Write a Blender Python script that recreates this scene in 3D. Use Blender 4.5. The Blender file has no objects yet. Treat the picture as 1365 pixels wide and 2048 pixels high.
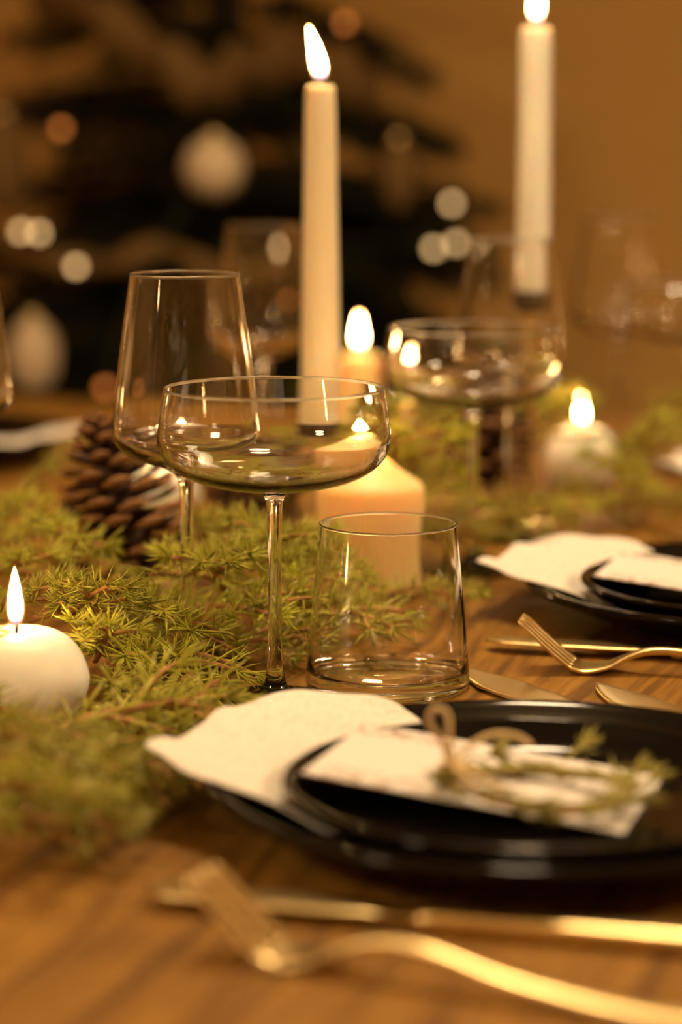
import bpy, bmesh, math, random
import numpy as np
from mathutils import Vector, Matrix, Quaternion

# ------------------------------------------------------------------ camera, world, lights, exposure
scene = bpy.context.scene
COL = scene.collection
TZ = 0.75                       # table top height
CZ = TZ + 0.286                 # camera height
F, CX, CY = 4836.0, 682.5, 1024.0
PITCH = math.atan(767.0 / F)

cam = bpy.data.cameras.new('camera')
cam.sensor_fit = 'VERTICAL'; cam.sensor_height = 36.0; cam.sensor_width = 24.0
cam.lens = 36.0 * F / 2048.0
cam.clip_start = 0.02; cam.clip_end = 50
cam.dof.use_dof = True
cam.dof.focus_distance = 1.222
cam.dof.aperture_fstop = 3.4
camo = bpy.data.objects.new('camera', cam); COL.objects.link(camo)
camo.location = (0, 0, CZ); camo.rotation_euler = (math.pi / 2 - PITCH, 0, 0)
scene.camera = camo

w = bpy.data.worlds.new('world'); scene.world = w; w.use_nodes = True
w.node_tree.nodes['Background'].inputs[0].default_value = (1.0, 0.62, 0.30, 1)
w.node_tree.nodes['Background'].inputs[1].default_value = 0.02

scene.view_settings.view_transform = 'Standard'
scene.view_settings.look = 'None'
scene.view_settings.exposure = 0.0
scene.view_settings.gamma = 1.0
scene.view_settings.use_curve_mapping = False
cy = scene.cycles
cy.use_denoising = True
cy.use_adaptive_sampling = True; cy.adaptive_threshold = 0.1; cy.adaptive_min_samples = 16
cy.max_bounces = 18; cy.diffuse_bounces = 2; cy.glossy_bounces = 6; cy.transmission_bounces = 18; cy.transparent_max_bounces = 8
cy.sample_clamp_indirect = 40.0
cy.blur_glossy = 0.3; cy.use_light_tree = False

LAMP_COL = (1.0, 0.72, 0.42)
PENDANT = (0.10, 1.62, 2.22)
PENDANT_W = 17.5
UP_W = 6.0
FILL_GLOBE = 52.0  # strength of the unseen fill globes
FLAME = 210.0

# ------------------------------------------------------------------ helpers
UX, UY = math.sin(math.radians(17)), math.cos(math.radians(17))     # long axis of the table
TANG = -math.radians(17)                                            # rotation taking +Y to the long axis
def uv(u, v, z=0.0):
    return Vector((u * UX + v * UY, u * UY - v * UX, z))
def ray(px, py):
    x = (px - CX) / F; y = -(py - CY) / F
    c, s = math.cos(PITCH), math.sin(PITCH)
    return Vector((x, c + y * s, -s + y * c))
def at(px, py, h=0.0):                # world point at height h above the table
    d = ray(px, py); t = (TZ + h - CZ) / d.z
    return Vector((0, 0, CZ)) + d * t
def atY(px, py, Y):                   # world point at distance Y
    d = ray(px, py); return Vector((0, 0, CZ)) + d * (Y / d.y)

def mesh_from(name, verts, faces, smooth=True):
    me = bpy.data.meshes.new(name)
    me.from_pydata([tuple(v) for v in verts], [], faces)
    me.update()
    if smooth: me.polygons.foreach_set('use_smooth', [True] * len(me.polygons))
    return me
def fix(me):
    bm = bmesh.new(); bm.from_mesh(me); bmesh.ops.recalc_face_normals(bm, faces=bm.faces); bm.to_mesh(me); bm.free(); return me
def link(name, me, mat=None, parent=None, loc=None, rot=None):
    o = bpy.data.objects.new(name, me); COL.objects.link(o)
    if mat is not None:
        for m in (mat if isinstance(mat, (list, tuple)) else [mat]):
            if len(me.materials) < (len(mat) if isinstance(mat, (list, tuple)) else 1): me.materials.append(m)
    if parent: o.parent = parent
    if loc is not None: o.location = loc
    if rot is not None: o.rotation_euler = rot
    return o
def tag(o, label, cat, group=None):
    o['label'] = label; o['category'] = cat
    if group: o['group'] = group
    return o
def thing(name, label, cat, loc=(0, 0, 0), rotz=0.0, group=None):
    o = bpy.data.objects.new(name, None); COL.objects.link(o); o.empty_display_size = 0.02
    o.location = loc; o.rotation_euler = (0, 0, rotz)
    return tag(o, label, cat, group)
def dup(root, loc=None, rotz=None, label=None):
    r = root.copy(); COL.objects.link(r)
    if loc is not None: r.location = loc
    if rotz is not None: r.rotation_euler = (0, 0, rotz)
    if label: r['label'] = label
    for ch in list(root.children):
        c = ch.copy(); COL.objects.link(c); c.parent = r
        for g in list(ch.children):
            d = g.copy(); COL.objects.link(d); d.parent = c
    return r
def catmull(keys, sub=6):
    P = [np.array(k, float) for k in keys]
    out = []
    for i in range(len(P) - 1):
        p0 = P[i - 1] if i > 0 else 2 * P[0] - P[1]
        p1, p2 = P[i], P[i + 1]
        p3 = P[i + 2] if i + 2 < len(P) else 2 * P[-1] - P[-2]
        d1 = max(np.linalg.norm(p1 - p0), 1e-9) ** .5; d2 = max(np.linalg.norm(p2 - p1), 1e-9) ** .5; d3 = max(np.linalg.norm(p3 - p2), 1e-9) ** .5
        m1 = (p1 - p0) / d1 - (p2 - p0) / (d1 + d2) + (p2 - p1) / d2
        m2 = (p2 - p1) / d2 - (p3 - p1) / (d2 + d3) + (p3 - p2) / d3
        m1 *= d2; m2 *= d2
        for k in range(sub):
            t = k / sub
            out.append((2*t**3-3*t*t+1)*p1 + (t**3-2*t*t+t)*m1 + (-2*t**3+3*t*t)*p2 + (t**3-t*t)*m2)
    out.append(P[-1]); return out
def lathe(name, prof, n=48, unit=0.01):
    """surface of revolution from (r, z) points in cm; r=0 ends close to a point"""
    V, Fc = [], []; rings = []
    for r, z in prof:
        if r < 1e-5:
            rings.append([len(V)]); V.append((0, 0, z * unit))
        else:
            b = len(V); rings.append(list(range(b, b + n)))
            for k in range(n):
                a = 2 * math.pi * k / n; V.append((r * unit * math.cos(a), r * unit * math.sin(a), z * unit))
    for A, B in zip(rings[:-1], rings[1:]):
        for k in range(n):
            k2 = (k + 1) % n
            if len(A) == 1 and len(B) == 1: continue
            if len(A) == 1: Fc.append((A[0], B[k2], B[k]))
            elif len(B) == 1: Fc.append((A[k], A[k2], B[0]))
            else: Fc.append((A[k], A[k2], B[k2], B[k]))
    return mesh_from(name, V, Fc)
def frames(pts):
    pts = [Vector(p) for p in pts]; T = []
    for i in range(len(pts)):
        a = pts[max(i - 1, 0)]; b = pts[min(i + 1, len(pts) - 1)]
        T.append((b - a).normalized())
    up = Vector((0, 0, 1)) if abs(T[0].z) < .9 else Vector((1, 0, 0))
    n = (up - T[0] * up.dot(T[0])).normalized(); out = []
    for t in T:
        n = (n - t * n.dot(t)).normalized(); out.append((t, n, t.cross(n)))
    return pts, out
def tube_geo(pts, rad, sides=8, closed=False, V=None, Fc=None):
    V = [] if V is None else V; Fc = [] if Fc is None else Fc
    pts, fr = frames(pts); b = len(V); m = len(pts)
    for i, (p, (t, nn, bb)) in enumerate(zip(pts, fr)):
        r = rad[i] if hasattr(rad, '__len__') else rad
        for k in range(sides):
            a = 2 * math.pi * k / sides; V.append(p + nn * (r * math.cos(a)) + bb * (r * math.sin(a)))
    for i in range(m - 1 if not closed else m):
        j = (i + 1) % m
        for k in range(sides):
            k2 = (k + 1) % sides; Fc.append((b + i*sides + k, b + i*sides + k2, b + j*sides + k2, b + j*sides + k))
    if not closed:
        Fc.append(tuple(b + k for k in reversed(range(sides)))); Fc.append(tuple(b + (m-1)*sides + k for k in range(sides)))
    return V, Fc
def tube(name, pts, rad, sides=8, closed=False):
    V, Fc = tube_geo(pts, rad, sides, closed); return mesh_from(name, V, Fc)
def ribbon_solid(name, st, nseg=8):
    """solid strip: stations (x, y, z, half width, half thickness); rounded lens cross-section across Y"""
    V, Fc = [], []
    for x, y, z, hw, ht in st:
        for k in range(nseg):
            a = 2 * math.pi * (k + .5) / nseg
            c, s = math.cos(a), math.sin(a)
            V.append((x, y + hw * math.copysign(abs(c) ** .6, c), z + ht * math.copysign(abs(s) ** .6, s)))
    m = len(st)
    for i in range(m - 1):
        for k in range(nseg):
            k2 = (k + 1) % nseg; Fc.append((i*nseg + k, (i+1)*nseg + k, (i+1)*nseg + k2, i*nseg + k2))
    Fc.append(tuple(range(nseg))); Fc.append(tuple((m-1)*nseg + k for k in reversed(range(nseg))))
    return fix(mesh_from(name, V, Fc))
def box_geo(x0, x1, y0, y1, z0, z1):
    V = [(x, y, z) for x in (x0, x1) for y in (y0, y1) for z in (z0, z1)]
    Fc = [(0,1,3,2),(4,6,7,5),(0,4,5,1),(2,3,7,6),(0,2,6,4),(1,5,7,3)]
    return V, Fc
def box(name, x0, x1, y0, y1, z0, z1, bev=0.0, seg=2):
    me = mesh_from(name, *box_geo(x0, x1, y0, y1, z0, z1), smooth=False)
    bm = bmesh.new(); bm.from_mesh(me)
    if bev: bmesh.ops.bevel(bm, geom=bm.edges[:], offset=bev, segments=seg, affect='EDGES', profile=.5)
    bmesh.ops.recalc_face_normals(bm, faces=bm.faces); bm.to_mesh(me); bm.free(); return me

# ------------------------------------------------------------------ materials
def mat(name):
    m = bpy.data.materials.new(name); m.use_nodes = True
    nt = m.node_tree; return m, nt, nt.nodes, nt.links, nt.nodes['Principled BSDF']
def simple(name, col, rough=.5, metal=0.0, spec=.5, noise=0.0, nscale=30.0, bump=0.0, sss=None, coord='Object'):
    m, nt, N, L, b = mat(name)
    b.inputs['Base Color'].default_value = (*col, 1); b.inputs['Roughness'].default_value = rough
    b.inputs['Metallic'].default_value = metal; b.inputs['Specular IOR Level'].default_value = spec
    if noise or bump:
        tc = N.new('ShaderNodeTexCoord'); tx = N.new('ShaderNodeTexNoise'); tx.inputs['Scale'].default_value = nscale; tx.inputs['Detail'].default_value = 2
        L.new(tc.outputs[coord], tx.inputs['Vector'])
        if noise:
            mx = N.new('ShaderNodeMix'); mx.data_type = 'RGBA'
            mx.inputs[6].default_value = (*[c * (1 - noise) for c in col], 1); mx.inputs[7].default_value = (*[min(1, c * (1 + noise)) for c in col], 1)
            L.new(tx.outputs['Fac'], mx.inputs[0]); L.new(mx.outputs[2], b.inputs['Base Color'])
        if bump:
            bp = N.new('ShaderNodeBump'); bp.inputs['Strength'].default_value = bump; bp.inputs['Distance'].default_value = .002
            L.new(tx.outputs['Fac'], bp.inputs['Height']); L.new(bp.outputs[0], b.inputs['Normal'])
    if sss:
        b.inputs['Subsurface Weight'].default_value = 1.0; b.inputs['Subsurface Radius'].default_value = sss[0]; b.inputs['Subsurface Scale'].default_value = sss[1]
    return m

def glass_mat():
    m, nt, N, L, b = mat('clear_glass'); N.remove(b)
    g = N.new('ShaderNodeBsdfGlass'); g.inputs['Roughness'].default_value = 0.0; g.inputs['IOR'].default_value = 1.47
    g.inputs['Color'].default_value = (1, 1, 1, 1)
    L.new(g.outputs[0], N['Material Output'].inputs['Surface']); return m
def flame_mat():
    m, nt, N, L, b = mat('flame'); N.remove(b)
    tc = N.new('ShaderNodeTexCoord'); sp = N.new('ShaderNodeSeparateXYZ'); L.new(tc.outputs['Generated'], sp.inputs[0])
    cr = N.new('ShaderNodeValToRGB'); L.new(sp.outputs['Z'], cr.inputs[0])
    e = cr.color_ramp.elements; e[0].position = 0.0; e[0].color = (.02, .03, .12, 1); e[1].position = 1.0; e[1].color = (1, .46, .12, 1)
    for p, c in ((.12, (.12, .08, .10, 1)), (.26, (1, .55, .2, 1)), (.5, (1, .62, .26, 1)), (.8, (1, .55, .19, 1))):
        x = e.new(p); x.color = c
    st = N.new('ShaderNodeMapRange'); L.new(sp.outputs['Z'], st.inputs[0])
    st.inputs[1].default_value = .08; st.inputs[2].default_value = .4; st.inputs[3].default_value = .05; st.inputs[4].default_value = 1.0
    ml = N.new('ShaderNodeMath'); ml.operation = 'MULTIPLY'; ml.inputs[1].default_value = FLAME; L.new(st.outputs[0], ml.inputs[0])
    em = N.new('ShaderNodeEmission'); L.new(cr.outputs[0], em.inputs[0]); L.new(ml.outputs[0], em.inputs[1])
    tr = N.new('ShaderNodeBsdfTransparent'); mix = N.new('ShaderNodeMixShader')
    al = N.new('ShaderNodeMapRange'); L.new(sp.outputs['Z'], al.inputs[0]); al.inputs[1].default_value = 0; al.inputs[2].default_value = .25; al.inputs[3].default_value = .25; al.inputs[4].default_value = 1
    L.new(al.outputs[0], mix.inputs[0]); L.new(tr.outputs[0], mix.inputs[1]); L.new(em.outputs[0], mix.inputs[2])
    L.new(mix.outputs[0], N['Material Output'].inputs['Surface']); return m
def halo_mat():  # outer shell that paints an orange halo fringe around each flame
    m, nt, N, L, b = mat('flame_halo'); N.remove(b)
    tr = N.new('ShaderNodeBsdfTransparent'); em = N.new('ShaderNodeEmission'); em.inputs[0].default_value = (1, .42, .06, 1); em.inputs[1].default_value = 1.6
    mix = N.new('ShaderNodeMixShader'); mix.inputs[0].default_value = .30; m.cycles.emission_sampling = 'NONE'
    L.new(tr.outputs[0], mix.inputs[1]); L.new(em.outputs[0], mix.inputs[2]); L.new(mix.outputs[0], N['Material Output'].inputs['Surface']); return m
def emit(name, col, s):
    m, nt, N, L, b = mat(name); N.remove(b)
    em = N.new('ShaderNodeEmission'); em.inputs[0].default_value = (*col, 1); em.inputs[1].default_value = s
    L.new(em.outputs[0], N['Material Output'].inputs['Surface']); return m
def wood_mat():
    m, nt, N, L, b = mat('oak_table')
    tc = N.new('ShaderNodeTexCoord')
    mw = N.new('ShaderNodeMapping'); mw.inputs['Scale'].default_value = (4.0, 1.1, 1); L.new(tc.outputs['Object'], mw.inputs[0])
    nw = N.new('ShaderNodeTexNoise'); nw.inputs['Scale'].default_value = 2.2; nw.inputs['Detail'].default_value = 2; L.new(mw.outputs[0], nw.inputs['Vector'])
    sc = N.new('ShaderNodeVectorMath'); sc.operation = 'SCALE'; sc.inputs['Scale'].default_value = .05; L.new(nw.outputs['Color'], sc.inputs[0])
    ad = N.new('ShaderNodeVectorMath'); ad.operation = 'ADD'; L.new(tc.outputs['Object'], ad.inputs[0]); L.new(sc.outputs[0], ad.inputs[1])
    def grain(scale, ys, detail, rough):
        mp = N.new('ShaderNodeMapping'); mp.inputs['Scale'].default_value = (1, ys, 1); L.new(ad.outputs[0], mp.inputs[0])
        n = N.new('ShaderNodeTexNoise'); n.inputs['Scale'].default_value = scale; n.inputs['Detail'].default_value = detail; n.inputs['Roughness'].default_value = rough
        L.new(mp.outputs[0], n.inputs['Vector']); return n
    a, f_ = grain(120, .03, 2, .45), grain(420, .02, 3, .6)
    cr = N.new('ShaderNodeValToRGB'); L.new(a.outputs['Fac'], cr.inputs[0])
    e = cr.color_ramp.elements; e[0].position = .34; e[0].color = (.15, .068, .009, 1); e[1].position = .70; e[1].color = (.36, .178, .026, 1)
    x = e.new(.47); x.color = (.27, .130, .017, 1)
    cr2 = N.new('ShaderNodeValToRGB'); L.new(f_.outputs['Fac'], cr2.inputs[0]); cr2.color_ramp.elements[0].position = .36; cr2.color_ramp.elements[0].color = (.62, .58, .54, 1); cr2.color_ramp.elements[1].position = .58
    mx = N.new('ShaderNodeMix'); mx.data_type = 'RGBA'; mx.blend_type = 'MULTIPLY'; mx.inputs[0].default_value = .7
    L.new(cr.outputs[0], mx.inputs[6]); L.new(cr2.outputs[0], mx.inputs[7]); L.new(mx.outputs[2], b.inputs['Base Color'])
    b.inputs['Roughness'].default_value = .55; b.inputs['Specular IOR Level'].default_value = .25
    sm_ = N.new('ShaderNodeMath'); sm_.operation = 'ADD'; L.new(a.outputs['Fac'], sm_.inputs[0]); L.new(f_.outputs['Fac'], sm_.inputs[1])
    bp = N.new('ShaderNodeBump'); bp.inputs['Strength'].default_value = .3; bp.inputs['Distance'].default_value = .0012; L.new(sm_.outputs[0], bp.inputs['Height']); L.new(bp.outputs[0], b.inputs['Normal'])
    return m
def linen_mat():
    m, nt, N, L, b = mat('cream_linen')
    tc = N.new('ShaderNodeTexCoord')
    hs = []
    for sx, sy in ((1, .12), (.12, 1)):
        mp = N.new('ShaderNodeMapping'); mp.inputs['Scale'].default_value = (sx, sy, 1); L.new(tc.outputs['Object'], mp.inputs[0])
        n = N.new('ShaderNodeTexNoise'); n.inputs['Scale'].default_value = 900; n.inputs['Detail'].default_value = 2; L.new(mp.outputs[0], n.inputs['Vector']); hs.append(n)
    ad = N.new('ShaderNodeMath'); ad.operation = 'ADD'; L.new(hs[0].outputs['Fac'], ad.inputs[0]); L.new(hs[1].outputs['Fac'], ad.inputs[1])
    cr = N.new('ShaderNodeValToRGB'); L.new(ad.outputs[0], cr.inputs[0]); cr.color_ramp.elements[0].position = .7; cr.color_ramp.elements[0].color = (.70, .64, .54, 1); cr.color_ramp.elements[1].position = 1.2; cr.color_ramp.elements[1].color = (.86, .82, .74, 1)
    L.new(cr.outputs[0], b.inputs['Base Color']); b.inputs['Roughness'].default_value = .9; b.inputs['Specular IOR Level'].default_value = .1
    bp = N.new('ShaderNodeBump'); bp.inputs['Strength'].default_value = .3; bp.inputs['Distance'].default_value = .0008; L.new(ad.outputs[0], bp.inputs['Height']); L.new(bp.outputs[0], b.inputs['Normal'])
    return m
def card_mat():
    m, nt, N, L, b = mat('printed_card')
    tc = N.new('ShaderNodeTexCoord'); sp = N.new('ShaderNodeSeparateXYZ'); L.new(tc.outputs['Generated'], sp.inputs[0])
    n = N.new('ShaderNodeTexNoise'); n.inputs['Scale'].default_value = 55; n.inputs['Detail'].default_value = 4; n.inputs['Distortion'].default_value = 1.5
    mp = N.new('ShaderNodeMapping'); mp.inputs['Scale'].default_value = (1.6, 1, 0.01); L.new(tc.outputs['Generated'], mp.inputs[0]); L.new(mp.outputs[0], n.inputs['Vector']); n.inputs['Scale'].default_value = 14
    thr = N.new('ShaderNodeMapRange'); L.new(n.outputs['Fac'], thr.inputs[0]); thr.inputs[1].default_value = .50; thr.inputs[2].default_value = .56
    # sprigs printed along the short left edge and its two corners
    mk = N.new('ShaderNodeMapRange'); L.new(sp.outputs['X'], mk.inputs[0]); mk.inputs[1].default_value = .42; mk.inputs[2].default_value = .22
    dy = N.new('ShaderNodeMath'); dy.operation = 'SUBTRACT'; L.new(sp.outputs['Y'], dy.inputs[0]); dy.inputs[1].default_value = .5
    ab = N.new('ShaderNodeMath'); ab.operation = 'ABSOLUTE'; L.new(dy.outputs[0], ab.inputs[0])
    my = N.new('ShaderNodeMapRange'); L.new(ab.outputs[0], my.inputs[0]); my.inputs[1].default_value = .26; my.inputs[2].default_value = .40
    m1 = N.new('ShaderNodeMath'); m1.operation = 'MULTIPLY'; L.new(mk.outputs[0], m1.inputs[0]); L.new(my.outputs[0], m1.inputs[1])
    m2 = N.new('ShaderNodeMath'); m2.operation = 'MULTIPLY'; L.new(m1.outputs[0], m2.inputs[0]); L.new(thr.outputs[0], m2.inputs[1])
    mx = N.new('ShaderNodeMix'); mx.data_type = 'RGBA'; mx.inputs[6].default_value = (.84, .81, .77, 1); mx.inputs[7].default_value = (.33, .19, .11, 1)
    L.new(m2.outputs[0], mx.inputs[0]); L.new(mx.outputs[2], b.inputs['Base Color']); b.inputs['Roughness'].default_value = .6; b.inputs['Specular IOR Level'].default_value = .2
    return m

M = {}
M['glass'] = glass_mat()
M['rim'] = glass_mat(); M['rim'].name = 'polished_rim_glass'; [n for n in M['rim'].node_tree.nodes if n.type == 'BSDF_GLASS'][0].inputs['Roughness'].default_value = .28
M['flame'] = flame_mat(); M['halo'] = halo_mat()
M['wood'] = wood_mat()
M['linen'] = linen_mat()
M['card'] = card_mat()
M['wax'] = simple('ivory_wax', (.99, .81, .58), .45, spec=.35, sss=((1.0, .8, .5), .004), noise=.03, nscale=20)
M['wax_glow'] = simple('glow_tinted_ivory_wax', (.95, .68, .33), .45, spec=.35, sss=((1.0, .42, .09), .030), noise=.03, nscale=20)  # amber in the base colour stands in for flame glow through ivory wax
M['wax_white'] = simple('white_wax', (.99, .93, .82), .42, spec=.35, sss=((1.0, .6, .3), .007), noise=.03, nscale=25)
M['wick'] = simple('charred_wick', (.02, .015, .012), .9)
M['black'] = simple('black_glazed_stoneware', (.004, .003, .0025), .07, spec=.17)
M['gold'] = simple('brushed_brass', (.80, .63, .30), .30, metal=1.0, noise=.08, nscale=400, bump=.05)
M['needle'] = simple('fir_needle', (.52, .52, .045), .45, spec=.5, noise=.45, nscale=40)
def vary(m, dark, amount):
    N, L = m.node_tree.nodes, m.node_tree.links; b = N['Principled BSDF']; src = b.inputs['Base Color'].links[0].from_socket
    oi = N.new('ShaderNodeObjectInfo'); ml = N.new('ShaderNodeMath'); ml.operation = 'MULTIPLY'; ml.inputs[1].default_value = amount; L.new(oi.outputs['Random'], ml.inputs[0])
    mx = N.new('ShaderNodeMix'); mx.data_type = 'RGBA'; mx.inputs[7].default_value = (*dark, 1)
    L.new(ml.outputs[0], mx.inputs[0]); L.new(src, mx.inputs[6]); L.new(mx.outputs[2], b.inputs['Base Color'])
vary(M['needle'], (.22, .16, .03), .6)
M['twig'] = simple('fir_twig', (.42, .21, .065), .8, noise=.3, nscale=150)
M['cone'] = simple('pine_cone_scale', (.055, .022, .009), .6, spec=.35, noise=.35, nscale=120)
M['cone_tip'] = simple('pine_cone_tip', (.24, .115, .04), .6, spec=.3, noise=.3, nscale=200)
M['wall'] = simple('tan_plaster', (.68, .41, .13), .9, spec=.1, noise=.04, nscale=3)
M['ceil'] = simple('ceiling_plaster', (.75, .60, .38), .95, spec=.05, noise=.03, nscale=3)
M['floor'] = simple('dark_floor', (.12, .07, .035), .5, spec=.3, noise=.3, nscale=4)
M['holder'] = simple('black_iron', (.012, .009, .007), .4, metal=.2)
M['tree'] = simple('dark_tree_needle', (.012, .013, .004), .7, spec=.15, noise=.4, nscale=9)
M['bark'] = simple('tree_bark', (.035, .02, .01), .9, noise=.3, nscale=40)
M['bauble'] = simple('matte_white_bauble', (.62, .50, .33), .5, spec=.3, noise=.03, nscale=60)
M['copper'] = simple('copper_bauble', (.45, .13, .04), .3, metal=.6)
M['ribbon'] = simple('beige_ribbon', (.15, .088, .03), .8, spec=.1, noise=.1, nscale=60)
M['bulb'] = emit('fairy_bulb', (1, .60, .24), 3.6); M['bulb'].cycles.emission_sampling = 'NONE'
M['bulb_orange'] = emit('orange_fairy_bulb', (1, .28, .05), 2.0); M['bulb_orange'].cycles.emission_sampling = 'NONE'
M['globe'] = emit('fill_globe_glow', LAMP_COL, FILL_GLOBE)
M['wire'] = simple('green_wire', (.02, .03, .01), .6)
M['twine'] = simple('jute_twine', (.78, .58, .30), .9, spec=.1, noise=.3, nscale=700, bump=.5)
M['rosemary'] = simple('rosemary_leaf', (.36, .31, .07), .6, spec=.25, noise=.4, nscale=120)
M['shade'] = simple('lamp_shade_metal', (.05, .04, .03), .5, metal=.5)

# ------------------------------------------------------------------ setting: room
def struct(name, me, m, rot=True):
    o = link(name, me, m); o['kind'] = 'structure'
    if rot: o.rotation_euler = (0, 0, TANG)
    return o
# room in table coordinates: local X = v (across), local Y = u (along)
X0, X1, Y0, Y1, H = -2.6, 2.4, -2.2, 4.15, 2.6
struct('floor', box('floor', X0, X1, Y0, Y1, -.1, 0), M['floor'])
struct('ceiling', box('ceiling', X0, X1, Y0, Y1, H, H + .1), M['ceil'])
struct('wall_back', box('wall_back', X0, X1, Y1, Y1 + .1, 0, H), M['wall'])
struct('wall_front', box('wall_front', X0, X1, Y0 - .1, Y0, 0, H), M['wall'])
struct('wall_left', box('wall_left', X0 - .1, X0, Y0, Y1, 0, H), M['wall'])
struct('wall_right', box('wall_right', X1, X1 + .1, Y0, Y1, 0, H), M['wall'])
struct('baseboard_back', box('baseboard_back', X0, X1, Y1 - .016, Y1, 0, .09, .004), M['ceil'])

# pendants of the room, and fill lamps added out of view
def lamp(name, label, loc, radius, watts, drop, up=0.0):
    t = thing(name, label, 'lamp', loc)
    prof = [(2.0, 13), (3.0, 12.6), (6, 10.5), (radius*100*.8, 5), (radius*100 + .8, 0), (radius*100 + .3, 0), (radius*100*.78, 4.6), (5.6, 9.9), (0, 11.8)]
    link('shade', lathe('shade', prof, 48), M['shade'], t)
    link('cable', tube('cable', [(0, 0, .125), (0, 0, drop)], .003, 8), M['shade'], t)
    link('ceiling_rose', lathe('ceiling_rose', [(0, drop*100 - 2.5), (4.5, drop*100 - 2.5), (5, drop*100 - 2), (5, drop*100)], 32), M['shade'], t)
    l = bpy.data.lights.new(name + '_light', 'AREA'); l.shape = 'DISK'; l.size = radius * 1.9; l.energy = watts; l.color = LAMP_COL
    lo = bpy.data.objects.new('lamp_light', l); COL.objects.link(lo); lo.parent = t; lo.location = (0, 0, .004)
    if up:  # extra uplight, added so the lit ceiling brightens the glass rims
        l2 = bpy.data.lights.new(name + '_uplight', 'AREA'); l2.shape = 'DISK'; l2.size = .06; l2.energy = up; l2.color = LAMP_COL
        u2 = bpy.data.objects.new('lamp_uplight', l2); COL.objects.link(u2); u2.parent = t; u2.location = (.0, .0, .14); u2.rotation_euler = (math.pi, 0, 0)
    return t
lamp('pendant_lamp', 'dark metal pendant lamp hanging above the middle of the set table', PENDANT, .11, PENDANT_W, H - PENDANT[2], UP_W)
lamp('pendant_lamp', 'small dark pendant lamp hanging low over the far end of the table', (.225, 2.76, 1.218), .10, 1.0, H - 1.218)
def fill_lamp(label, x, y, h, r):  # unseen globe added as fill light to brighten the tapers
    t = thing('fill_lamp', label, 'lamp', (x, y, 0), 0, 'added fill lamps')
    link('base', lathe('base', [(0, 0), (13, 0), (14, .6), (13.5, 1.4), (3, 2.2), (1.2, 3)], 40), M['shade'], t)
    link('pole', tube('pole', [(0, 0, .03), (0, 0, h - r + .005)], .009, 12), M['shade'], t)
    link('fill_sphere', lathe('fill_sphere', [(100*r*math.sin(a), 100*h - 100*r*math.cos(a)) for a in np.linspace(0, math.pi, 9)], 14), M['globe'], t)
fill_lamp('added fill globe out of view to the right of the table', 1.30, .75, 1.62, .15)
fill_lamp('added fill globe out of view to the left of the table', -1.30, .15, 1.72, .15)

# ------------------------------------------------------------------ table
tbl = thing('dining_table', 'large brown wooden dining table with visible grain, laid for a dinner', 'table', (0, 0, 0), TANG)
VL, VR, U0, U1 = -1.22, .03, -.75, 2.38
link('table_top', box('table_top', VL, VR, U0, U1, TZ - .04, TZ, .004), M['wood'], tbl)
for vx in (VL + .1, VR - .1):
    for uy in (U0 + .1, U1 - .1):
        link('leg', box('leg', vx - .04, vx + .04, uy - .04, uy + .04, 0, TZ - .04, .004), M['wood'], tbl)
for vx in (VL + .1, VR - .1):
    link('apron', box('apron', vx - .012, vx + .012, U0 + .14, U1 - .14, TZ - .12, TZ - .04, .002), M['wood'], tbl)

# ------------------------------------------------------------------ glasses
def split_glass(name, label, outer_foot, stem, bowl_out, rim, bowl_in, loc, group, cat='glass', n=72):
    t = thing(name, label, cat, loc, 0, group)
    link('foot', fix_out(lathe('foot', outer_foot, n)), M['glass'], t)
    if stem: link('stem', fix_out(lathe('stem', stem, n)), M['glass'], t)
    b = link('bowl', lathe('bowl', bowl_out, n), M['glass'], t)
    b.data = join_lathe('bowl', bowl_out, bowl_in, n); b.data.materials.append(M['glass'])
    link('rim', lathe('rim', [bowl_out[-1]] + rim + [bowl_in[0]], n), M['rim'], t)
    return t
def join_lathe(name, a, b, n):
    m1, m2 = lathe(name, a, n), lathe(name, b, n); bm = bmesh.new(); bm.from_mesh(m1); bm.from_mesh(m2)
    me = bpy.data.meshes.new(name); bm.to_mesh(me); bm.free(); return me
def fix_out(me): return me      # profiles run bottom axis -> outside -> top -> inside axis, so normals already face out
FOOT = [(0, 0), (1.0, 0), (2.2, 0), (2.9, 0), (3.0, .03), (3.04, .09), (3.0, .15), (2.85, .18)]
FOOT += [tuple(p) for p in catmull([(2.85, .18), (2.2, .24), (1.5, .33), (1.0, .46), (.72, .66), (.56, .95), (.47, 1.35), (.42, 1.8)], 5)][1:]
def stem_prof(ztop, flare):
    return [tuple(p) for p in catmull([(.42, 1.8), (.37, 2.8), (.345, (ztop)*.5), (.36, ztop - 1.6), (.39, ztop - .9), (.47, ztop - .4), (flare, ztop)], 6)]
# wine glass
wb = [tuple(p) for p in catmull([(.75, 10.45), (1.4, 10.72), (2.4, 11.05), (3.2, 11.42), (3.68, 11.85), (3.9, 12.4), (3.92, 12.9), (3.80, 14.2), (3.52, 16.5), (3.2, 18.9), (2.9, 20.95)], 6)]
wr = [(2.912, 20.98), (2.908, 21.02), (2.885, 21.05), (2.855, 21.06), (2.825, 21.05), (2.806, 21.02), (2.803, 20.97)]
wi = [tuple(p) for p in catmull([(2.815, 20.9), (3.1, 18.9), (3.42, 16.5), (3.70, 14.2), (3.80, 12.9), (3.76, 12.4), (3.52, 11.98), (3.05, 11.62), (2.3, 11.3), (1.3, 11.05), (.5, 10.95), (0, 10.93)], 6)]
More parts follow.
